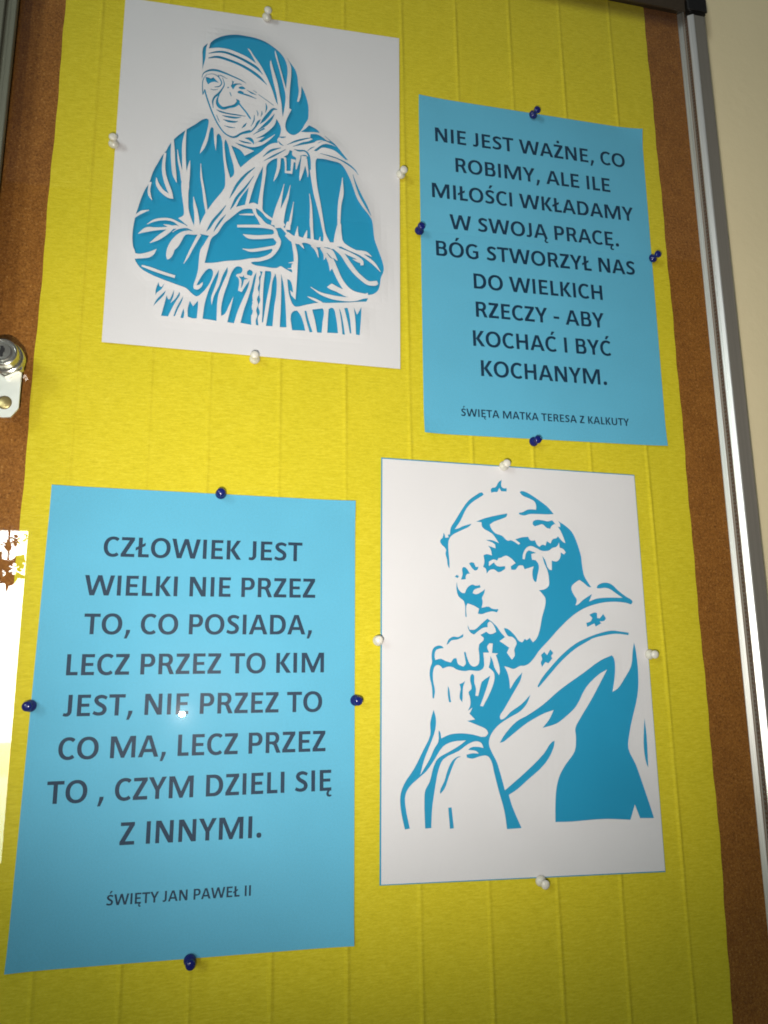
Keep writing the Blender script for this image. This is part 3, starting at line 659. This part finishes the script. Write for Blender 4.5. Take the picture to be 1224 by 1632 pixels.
MAN = [
('Bp', 'J1 600,268 618,295 580,320 480,385 410,460 330,620 265,715 310,705 360,680 470,648 450,675 330,735 220,800 190,860 188,960 200,1100 203,1190 190,1180 170,1080 152,1010 160,965 90,880 90,845 115,820 130,755 145,790 150,820 190,815 180,780 205,780 215,700 270,610 350,480 430,370 530,295 580,268'),
('Bp', 'J1 838,112 835,195 860,215 900,215 898,255 830,252 808,210 785,262 740,262 712,272 705,235 720,212 760,205 800,140'),
('Bp', 'J2 215,265 235,250 290,262 380,315 480,385 560,450 630,530 560,535 400,530 330,532 270,548 210,535 205,515 250,508 310,478 370,475 412,480 415,440 395,380 330,340 250,305'),
('Bp', 'J1 525,622 620,585 760,550 905,522 900,555 860,580 740,625 690,660 710,710 760,765 840,795 910,858 940,850 980,865 1040,905 1060,890 1000,840 1080,815 1160,808 '
       'J2 330,835 350,855 400,850 430,910 455,930 490,905 530,915 545,860 590,890 620,835 660,825 680,800 740,870 770,885 740,800 690,700 640,650 600,680 590,710 545,700 490,655 450,665 400,680 375,655 380,620 420,602 500,608 560,620 610,605 640,640 670,680 710,690 705,650 680,612 780,680 850,750 900,850 950,1000 980,1130 '
       'J4 1040,380 1055,500 1075,590 1120,670 1165,735 1130,730 1070,680 1015,645 930,710 918,750 950,830 985,890 968,955 990,950 1060,890 1175,815 1135,910 '
       'J7 370,450 460,415 600,402 780,405 700,350 620,295 560,282 500,290 465,285 475,255 530,225 600,222 660,250 720,310 830,395 890,430 905,455 885,485 820,465 640,452 500,470 350,515 220,585 120,665 0,785 '
       'J6 720,310 600,440 530,540 470,600 420,620 370,622 290,660 230,640 178,625 215,700 240,800 248,905 320,790 400,700 380,790 320,900 250,1020 170,1160 '
       'J11 430,470 440,510 480,500 560,420 700,320 808,205 760,320 680,410 560,480 430,565 350,650 305,740 300,820 330,900 400,1040 440,1200 '
       'J9 960,480 1000,620 1025,720 1224,545 J10 150,280 220,180 245,170 235,230 160,370 0,520 J9 1130,715 1060,760 1090,860 1175,1055 1045,1065 1020,900 970,720 930,560 905,460 870,415 800,420 740,440 690,430 685,405 740,392 795,395 770,372 700,362 725,340 790,335 835,345 815,300 770,285 700,310 620,370 480,445 440,530 410,680 380,900 375,1055 320,1060 312,800 320,720 360,640 390,520 430,440 520,385 620,325 680,278 560,290 480,330 400,450 330,550 275,600 180,690 145,760 145,860 185,1060 140,1068 105,900 100,770 130,670 220,530 300,370 365,230 365,120 395,5 415,80 410,180 370,300 310,450 275,585 360,440 400,350 435,290 438,190 450,200 462,260 540,225 640,215 740,225 850,245 878,215 860,180 800,150 690,105 760,92 710,40 '
       'J5 600,1195 630,1130 575,1170 605,1100 600,1000 585,940 620,900 605,800 615,730 630,718 650,735 655,820 675,900 668,985 700,990 735,850 745,820 850,740 820,840 780,960 725,1110 760,1115 830,980 880,860 900,770 890,700 830,640 850,560 850,500 880,560 900,640 955,735 965,690 940,560 915,490 945,470 870,465 875,400 880,350 840,345 812,385 835,460 765,460 775,560 770,640 720,680 600,675 540,685 440,665 400,640 340,630 270,655 230,615 190,615 160,660 155,800 178,930 165,1020 148,1015 140,880 112,740 120,640 140,580 135,500 155,410 210,375 260,380 285,405 230,412 190,430 172,500 180,550 250,535 300,560 370,580 410,530 440,530 460,600 520,630 550,600 545,540 530,455 550,450 575,540 610,610 650,630 700,610 718,540 715,360 765,310 770,280 730,245 800,205 850,235 920,210 905,150 870,95 920,130 975,210 1030,270 960,320 1000,345 1050,380 1080,400 1050,460 1110,545 1145,500 1140,420 1170,340 1120,270 1070,260 1040,220 1015,160 1060,170 1150,250 1200,320 '
       'J6 395,335 430,290 450,310 490,280 525,335 570,290 610,180 640,20 '
       'J4 575,1050 600,950 600,870 570,820 525,770 590,760 640,720 645,640 630,540 590,440 565,350 600,400 650,520 680,525 680,410 740,420 780,380 790,310 830,335 850,310 820,270 775,250 770,190 740,240 690,255 650,285 560,290 500,260 420,232 370,255 330,330 325,390 350,395 370,310 400,285 490,315 430,330 440,400 490,410 525,480 510,580 495,670 470,660 445,540 460,480 350,515 330,470 280,470 240,520 190,520 180,480 240,440 180,380 120,350 40,380 '
       'J1 800,1065 780,1100 740,1085 680,1110 680,1165 740,1120 780,1165 880,1165 880,1200 '
       'J3 800,245 740,210 690,220 655,262 640,200 610,180 625,120 615,40 650,25 715,40 '
       'J1 700,960 670,915 760,950 750,900 640,845 720,850 800,885 720,770 600,690 590,630'),
('Bp', 'J5 318,362 345,300 400,265 460,270 525,230 520,270 450,300 380,310 330,360'),
('Bp', 'J5 575,120 600,180 660,180 740,110 815,45 855,75 820,100 820,150 770,155 700,200 655,240 610,215 580,160'),
('Bs', 'J5 850,75,10 880,100,12 915,150,22 940,200,30'),
('Bp', 'J5 335,865 350,900 365,1000 375,1065 350,1065 335,980'), ('Bp', 'J5 545,805 520,880 515,1000 510,1065 480,1020 480,960 490,900 475,845 510,830'),
('Bp', 'J9 525,875 555,872 575,1058 540,1062'), ('Bp', 'J9 640,420 600,440 560,520 530,600 490,710 455,752 450,735 490,640 520,540 560,460 610,422'),
('Bp', 'J11 430,795 500,680 640,530 765,460 J8 130,580 290,440 500,290 650,180 750,135 768,160 778,260 770,360 755,460 800,430 860,340 920,230 935,100 948,20 965,100 985,350 975,500 930,700 905,830 895,960 960,1100 1005,1224 J10 1070,690 1125,855 1000,855 952,735 915,870 700,862 560,870 400,885 250,890 248,760 260,580 290,470 340,380 420,260 430,130 425,60 J8 470,690 560,540 650,370 705,262 640,300 520,420 430,590 350,670 260,740 135,780 190,710 232,620 150,650 0,735 J11 620,665 530,740 480,780'),
('Bp', 'J8 1042,690 1060,850 1075,1130 1060,1100 1035,960 1035,800'),
('Bp', 'J7 375,610 440,582 468,590 470,650 500,655 545,600 578,655 555,685 500,690 520,715 450,755 435,715 350,760 338,710 390,690 410,650'),
('Bp', 'J6 665,450 700,490 740,420 778,465 750,500 765,530 720,590 680,575 640,635 625,575 640,545 625,490'),
('Bp', 'J7 858,830 855,858 700,842 560,862 400,905 J6 1224,305 1050,410 880,560 740,720 600,885 585,870 640,770 760,620 880,490 1050,350 1200,275 J7 500,835 650,803 760,815'),
('Bp', 'J3 440,140 460,125 500,130 520,180 555,180 540,215 510,225 480,200'), ('Bp', 'J3 370,180 400,190 450,265 420,265 400,290 400,330 340,335 360,270 355,200'),
('Bp', 'J3 265,300 290,275 318,295 300,315'),
('Bp', 'J3 290,355 305,440 350,495 385,500 420,430 480,395 520,410 570,400 580,430 500,460 480,500 520,515 580,490 635,450 620,510 595,560 605,600 590,680 680,665 720,690 800,695 780,735 720,722 640,740 600,755 545,750 560,690 500,655 420,625 405,660 412,790 395,785 375,600 310,540 285,440'),
]

def paper_cut(name, label, corners, items, base, back_shift, lift, seed, name2):
    yb, yf = -2.15, -2.6
    b0 = at(*base, YS)
    root = thing('paper_cut_portrait', label, 'paper cut', (b0[0], YS, b0[2]))
    cz = cc(corners, yf)
    ctr = sum(cz) / 4
    bk = [np.array(c) + np.array(s) for c, s in zip(cc(corners, yb), back_shift)]
    o = flat_sheet('backing_sheet', bk, yb, M_deep, root, 0.12); o['label'] = 'deep blue backing paper'
    q = []
    for i in range(4):
        a, b = cz[i], cz[(i + 1) % 4]
        q += [a + (b - a) * k / 24 for k in range(24)]
    L = [(2, np.array(q))] + cutlayers(items, yf)
    lo = np.array(q).min(0); hi = np.array(q).max(0)
    gx, gz = np.meshgrid(np.arange(lo[0] + 3, hi[0] - 2, 5.0), np.arange(lo[1] + 3, hi[1] - 2, 5.0))
    ext = np.stack([gx.ravel(), gz.ravel()], 1); ext = ext[inside(ext, np.array(q))]
    P, T, v = cdt_layers(L, ext, 2e-3)
    fig = np.vstack([l for _, l in L[1:]]); f0, f1 = fig.min(0), fig.max(0)
    # the sheet stands off its backing where much of it is cut away
    st = 2.0; ax = np.arange(lo[0] - 10, hi[0] + 10, st); az = np.arange(lo[1] - 10, hi[1] + 10, st)
    GX, GZ = np.meshgrid(ax, az); gp = np.stack([GX.ravel(), GZ.ravel()], 1); fld = np.zeros(len(gp))
    for vv, pl in L:
        ins = inside(gp, pl); fld[ins] = 1.0 if vv == 1 else 0.0
    fld = fld.reshape(GX.shape)
    for _ in range(16):
        fld = (fld + np.roll(fld, 1, 0) + np.roll(fld, -1, 0) + np.roll(fld, 1, 1) + np.roll(fld, -1, 1)) / 5
    def dens(x, z):
        i = np.clip((x - ax[0]) / st, 0, len(ax) - 1.001); j = np.clip((z - az[0]) / st, 0, len(az) - 1.001)
        i0 = i.astype(int); j0 = j.astype(int); u = i - i0; w = j - j0
        return (fld[j0, i0] * (1-u) * (1-w) + fld[j0, i0+1] * u * (1-w) + fld[j0+1, i0] * (1-u) * w + fld[j0+1, i0+1] * u * w)
    def y_of(x, z):
        u = np.clip((x - f0[0]) / (f1[0] - f0[0]), 0, 1); w = np.clip((z - f0[1]) / (f1[1] - f0[1]), 0, 1)
        env = np.clip(dens(x, z) * 1.7, 0, 1)
        n = 0.8 + 0.2 * np.sin(x * .085 + seed) * np.sin(z * .07 + 2 * seed)
        return yf - lift * env * n
    o = sheet_from(P, T[v == 2], y_of, 0.14, 'cut_sheet', M_white, root); o['label'] = 'white paper with the figure cut out of it'
    relative(root)
    print(name, len(T), 'tris', (v == 2).sum())
    return root
paper_cut('woman', 'white paper cut over blue of an elderly woman in headscarf, joined hands, upper left',
          [(200, -4), (636, 61), (638, 588), (162, 545)], WOMAN, (400, 570), [(.5, -.5), (-.5, -.5), (-.5, .5), (.5, .5)], 3.0, 1.3, '')
paper_cut('man', 'white paper cut over blue of a man in skullcap leaning on folded hands, lower right',
          [(609.5, 731), (1010.5, 758), (1060, 1388), (607.5, 1410)], MAN, (833, 1400), [(-.9, .8), (.3, .6), (.2, -.7), (-1.1, -.5)], 0.8, 4.1, '')

# ------------------------------------------------------------ push pins
def pin_meshes():
    body = MB()
    prof = [(0.0, -0.1), (1.6, -0.1), (2.6, -0.5), (3.05, -1.3), (3.1, -2.0), (2.8, -2.9), (2.1, -3.6), (1.45, -4.3), (1.25, -5.2), (1.35, -6.0), (1.8, -6.6), (2.35, -7.2), (2.55, -8.0), (2.4, -8.8), (1.8, -9.4), (0.9, -9.7), (0.0, -9.75)]
    body.lathe((0, 0), prof, 28)
    nd = MB(); nd.lathe((0, 0), [(0.5, -0.3), (0.5, 2.0), (0.0, 4.0)], 10)
    return body, nd
bdy, ndl = pin_meshes()
def make_pin(color, mat):
    root = thing('push_pin', '', 'push pin')
    h = bdy.build('head', mat, root, True); n = ndl.build('needle', M_needle, root, True)
    return root
protos = {'blue': make_pin('blue', M_pinb), 'white': make_pin('white', M_pinw)}
used = set()
def place_pin(color, px, py, label, tilt, y=-2.6):
    src = protos[color]
    if color in used:
        root = src.copy(); COL.objects.link(root)
        for ch in list(src.children):
            c = ch.copy(); COL.objects.link(c); c.parent = root
    else: root = src; used.add(color)
    p = at(px, py, y - 1.5)
    root.location = (p[0] * MM, y * MM, p[2] * MM)
    root.scale = (1.22, 1.06, 1.22)
    root.rotation_euler = (math.radians(tilt[0]), 0, math.radians(tilt[1]))
    root['label'] = label; root['group'] = color + ' push pins holding the sheets'
A_ = 'the paper cut of the woman'; D_ = 'the paper cut of the man'; B_ = 'the upper right blue poster'; C_ = 'the lower left blue poster'
for col, x, y, where, tilt in (
    ('white', 425, 28, 'white push pin in the top edge of ' + A_, (-2, 4)),
    ('white', 181, 230, 'white push pin in the left edge of ' + A_, (-6, 3)),
    ('white', 638, 278, 'white push pin in the right edge of ' + A_, (3, 8)),
    ('white', 406, 573, 'white push pin in the bottom edge of ' + A_, (-4, -3)),
    ('blue', 849, 183, 'blue push pin in the top edge of ' + B_, (3, 8)),
    ('blue', 668, 368, 'blue push pin in the left edge of ' + B_, (0, 0)),
    ('blue', 1040, 412, 'blue push pin in the right edge of ' + B_, (-2, 6)),
    ('blue', 850, 704, 'blue push pin in the bottom edge of ' + B_, (2, 5)),
    ('blue', 352, 787, 'blue push pin in the top edge of ' + C_, (4, 0)),
    ('blue', 49, 1125, 'blue push pin in the left edge of ' + C_, (0, -5)),
    ('blue', 566, 1116, 'blue push pin in the right edge of ' + C_, (2, 6)),
    ('blue', 302, 1530, 'blue push pin in the bottom edge of ' + C_, (4, 5)),
    ('white', 803, 743, 'white push pin in the top edge of ' + D_, (-3, -2)),
    ('white', 603, 1021, 'white push pin in the left edge of ' + D_, (-1, -8)),
    ('white', 1035, 1043, 'white push pin in the right edge of ' + D_, (1, 1)),
    ('white', 861, 1403, 'white push pin in the bottom edge of ' + D_, (8, 4))):
    place_pin(col, x, y, where, tilt)

# ------------------------------------------------------------ lock on the glass edge
lc = at(3, 560, -32)
root = thing('cabinet_lock', 'chrome cylinder lock with a steel strike plate at the left edge of the glass', 'lock', (lc[0], -16, lc[2]))
mb = MB()
def ring_y(r0, r1, y0, y1): return [(r0, y0), (r0, y1), (r1, y1)]
mb.lathe((lc[0], lc[2]), [(10.6, -16.8), (11.2, -17.4), (11.2, -22.0), (10.7, -23.0), (9.9, -23.4), (9.4, -24.0), (9.3, -30.6), (9.0, -31.4), (8.3, -31.8), (7.9, -31.6), (7.7, -31.0), (5.9, -31.0), (5.7, -32.0), (5.2, -32.6), (0, -32.7)], 64)
mb.build('cylinder', M_chrome, root, False)
mb = MB(); mb.box(lc[0] - 0.9, lc[0] + 0.9, -32.85, -32.72, lc[2] - 3.8, lc[2] + 3.6)
mb.box(lc[0] + 0.9, lc[0] + 1.7, -32.85, -32.72, lc[2] - 0.6, lc[2] + 2.4); mb.box(lc[0] - 1.7, lc[0] - 0.9, -32.85, -32.72, lc[2] - 2.2, lc[2] + 0.4)
mb.build('keyhole', M_hole, root)
V = []
for y, r in ((-16.6, 11.8), (-21.0, 11.8), (-21.8, 11.2)):
    for k in range(6): V.append((lc[0] + r * math.sin(math.radians(60 * k)), y, lc[2] - 1.2 - r * math.cos(math.radians(60 * k))))
mesh('hex_nut', V, [(k, (k + 1) % 6, 6 + (k + 1) % 6, 6 + k) for k in range(6)] + [(6 + k, 6 + (k + 1) % 6, 12 + (k + 1) % 6, 12 + k) for k in range(6)] + [tuple(range(12, 18))], M_chrome, root)
pr = at(31, 620, -18)[0]; zb = at(3, 664, -18)[2]; hz = at(4, 640, -18)
hw = pr - lc[0]
def zz(h): return zb + h
outl = [(lc[0] - hw, lc[2] + 6), (lc[0] - hw, zz(7)), (lc[0] - hw + 2, zz(4)), (lc[0] - 4.5, zz(.6)), (lc[0], zz(0)), (lc[0] + 4.5, zz(.6)), (lc[0] + hw - 2, zz(4)), (lc[0] + hw, zz(7)), (lc[0] + hw, lc[2] + 6)]
P, T, v = cdt_layers([(1, np.array(outl)), (0, np.array(ell(lc[0], hz[2], 4.7, 4.7, 0, 352, 44)))], eps=1e-3)
sheet_from(P, T[v == 1], lambda x, z: -16.5 + 0 * x, 1.5, 'strike_plate', M_plate, root)
mb = MB(); mb.lathe((lc[0], hz[2]), [(4.6, -14.7), (4.6, -15.6), (3.2, -16.2), (0, -16.3)], 36); mb.build('screw_head', M_brass, root, True)
relative(root)

# ------------------------------------------------------------ the window across the room, seen mirrored in the glass
YW = -2500.0
M_added_glow, _nt, _b = mat_new('added_window_glow')  # glow for the panes of the added, unseen second window
_b.inputs['Base Color'].default_value = (0, 0, 0, 1); _b.inputs['Emission Color'].default_value = (0.90, 1.0, 1.0, 1)
_b.inputs['Emission Strength'].default_value = WINDOW_E * 1.6
wx1 = -702.0; wz1 = 143.0; wx0 = -920.0; wz0 = -1010.0
win = thing('window', 'bright narrow window with a cut-out valance, mirrored at the left of the glass', 'window', (-811, YW, wz0))
def pane_mat():
    M = bpy.data.materials.new('daylight_outside'); M.use_nodes = True; nt = M.node_tree
    for n in list(nt.nodes): nt.nodes.remove(n)
    out = nt.nodes.new('ShaderNodeOutputMaterial'); em = nt.nodes.new('ShaderNodeEmission')
    tc = nt.nodes.new('ShaderNodeTexCoord'); sp = nt.nodes.new('ShaderNodeSeparateXYZ'); nt.links.new(tc.outputs['Object'], sp.inputs[0])
    mr = nt.nodes.new('ShaderNodeMapRange'); mr.inputs['From Min'].default_value = -1.0; mr.inputs['From Max'].default_value = 0.14
    nt.links.new(sp.outputs['Z'], mr.inputs['Value'])
    k = lambda z: (z + 1.0) / 1.14
    c = ramp(nt, mr.outputs['Result'], [(0, (.50, .56, .44)), (k(-.86), (.62, .68, .54)), (k(-.80), (.72, .74, .58)), (k(-.74), (.74, .78, .66)), (k(-.72), (1, .80, .50)), (k(-.62), (1, .86, .62)), (k(-.605), (1.42, 1.56, 1.52)), (1.0, (1.48, 1.64, 1.64))])
    nt.links.new(c, em.inputs['Color']); em.inputs['Strength'].default_value = WINDOW_E
    nt.links.new(em.outputs[0], out.inputs['Surface']); return M
mb = MB(); mb.V = [(wx0, YW, wz0), (wx1, YW, wz0), (wx1, YW, wz1), (wx0, YW, wz1)]; mb.F = [(3, 2, 1, 0)]
M_day = pane_mat(); mb.build('window_pane', M_day, win)
M_wf = plain('white_window_frame', (0.7, 0.7, 0.68), 0.4)
mb = MB(); mb.box(wx1, wx1 + 60, YW - 20, YW + 20, wz0 - 60, wz1 + 60); mb.box(wx0 - 60, wx0, YW - 20, YW + 20, wz0 - 60, wz1 + 60)
mb.box(wx0, wx1, YW - 20, YW + 20, wz1, wz1 + 60); mb.box(wx0, wx1, YW - 20, YW + 20, wz0 - 60, wz0)
mb.build('window_frame', M_wf, win)
s8 = 80 / 1004
def wpt(x, y): return mirrored(x * s8, 830 + y * s8, YW + 30)[[0, 2]]
def wpoly(kind, pts, smooth=True):
    if kind[1] == 's': pts = [(a, b, c * 1.35 + 4) for a, b, c in pts]
    q = np.array(pts, float) if kind[1] == 'p' else stroke(pts)
    if kind[1] == 'p' and smooth: q = smooth_closed(q)
    return (1 if kind[0] == 'B' else 0, np.array([wpt(a, b) for a, b in q]))
VAL = []
for k in range(8):
    d = -560 * k
    sh = lambda pts: [(p[0] + d,) + ((p[1] - d * 0.06),) + tuple(p[2:]) for p in pts]
    VAL.append(wpoly('Bp', sh([(600, 560), (540, 605), (480, 668), (400, 695), (312, 700), (300, 740), (180, 800), (60, 765), (0, 705), (-8, 1250), (100, 1250), (180, 1295), (250, 1285), (330, 1195), (345, 1150), (600, 1165)]), False))
    VAL.append(wpoly('Bs', sh([(188, 120, 26), (180, 400, 26), (165, 700, 24), (155, 820, 30)])))
    VAL.append(wpoly('Bs', sh([(150, 380, 20), (170, 480, 76), (165, 560, 84), (165, 610, 20)])))
    VAL.append(wpoly('Bp', sh([(100, 1230), (180, 1290), (150, 1350), (130, 1445), (112, 1350)]), False))
    for kind, dy, sx in (('B', 0, 1), ('W', 590, 1)):
        f = lambda pts: sh([(p[0] - (dy and 30),) + (p[1] + dy * (1 if dy else 0) - (20 if dy else 0),) + tuple(p[2:]) for p in pts])
        VAL.append(wpoly(kind + 's', f([(318, 275, 30), (316, 310, 56), (314, 345, 20)])))
        VAL.append(wpoly(kind + 's', f([(308, 420, 20), (306, 465, 56), (304, 510, 24)])))
        VAL.append(wpoly(kind + 's', f([(205, 335, 8), (260, 350, 24), (315, 385, 26), (360, 430, 20), (412, 465, 8)])))
        VAL.append(wpoly(kind + 's', f([(205, 455, 10), (250, 425, 24), (315, 385, 26), (365, 362, 22), (412, 340, 8)])))
        VAL.append(wpoly(kind + 's', f([(425, 405, 8), (490, 395, 16), (530, 350, 20), (535, 300, 20), (500, 275, 18), (480, 292, 6)])))
        VAL.append(wpoly(kind + 's', f([(60, 420, 10), (100, 450, 24), (140, 470, 22)])))
        VAL.append(wpoly(kind + 's', f([(70, 540, 12), (110, 505, 24), (140, 490, 20)])))
        VAL.append(wpoly(kind + 's', f([(0, 455, 8), (40, 475, 16), (60, 480, 6)])))
L = VAL
P, T, v = cdt_layers(L, eps=1e-2)
c = P[T].mean(1)
keep = (v == 1) & (c[:, 0] < wx1) & (c[:, 0] > wx0)
o = sheet_from(P, T[keep], lambda x, z: YW + 30 + 0 * x, 2.0, 'valance', plain('dark_valance_cloth', (0.20, 0.19, 0.19), 0.9), win)
relative(win)
# taller window added further left, out of the mirrored view, to throw the soft shadows
ax0, ax1, az0, az1 = -2180.0, -1560.0, 60.0, 1010.0
w2 = thing('window', 'unseen taller bright window, added left of the narrow mirrored one for soft shadows', 'window', ((ax0 + ax1) / 2, YW, az0))
xm = (ax0 + ax1) / 2
for a, b in ((ax0, xm - 14), (xm + 14, ax1)):
    mb = MB(); mb.V = [(a, YW, az0), (b, YW, az0), (b, YW, az1), (a, YW, az1)]; mb.F = [(3, 2, 1, 0)]
    mb.build('window_pane', M_added_glow, w2)
mb = MB(); mb.box(ax1, ax1 + 60, YW - 20, YW + 20, az0 - 60, az1 + 60); mb.box(ax0 - 60, ax0, YW - 20, YW + 20, az0 - 60, az1 + 60)
mb.box(ax0, ax1, YW - 20, YW + 20, az1, az1 + 60); mb.box(ax0, ax1, YW - 20, YW + 20, az0 - 60, az0); mb.box(xm - 14, xm + 14, YW - 20, YW + 12, az0, az1)
mb.build('window_frame', M_wf, w2)
relative(w2)
mb = MB(); mb.box(-4000, ax0 - 60, YW - 40, YW - 22, -2200, 1600); mb.box(ax1 + 60, wx0 - 60, YW - 40, YW - 22, -2200, 1600)
mb.box(ax0 - 60, ax1 + 60, YW - 40, YW - 22, az1 + 60, 1600); mb.box(ax0 - 60, ax1 + 60, YW - 40, YW - 22, -2200, az0 - 60); mb.box(wx1 + 60, 3000, YW - 40, YW - 22, -2200, 1600)
mb.box(wx0 - 60, wx1 + 60, YW - 40, YW - 22, wz1 + 60, 1600); mb.box(wx0 - 60, wx1 + 60, YW - 40, YW - 22, -2200, wz0 - 60)
tag(mb.build('room_wall', M_room), 'plain wall of the room opposite the board, round the window', None, kind='structure')
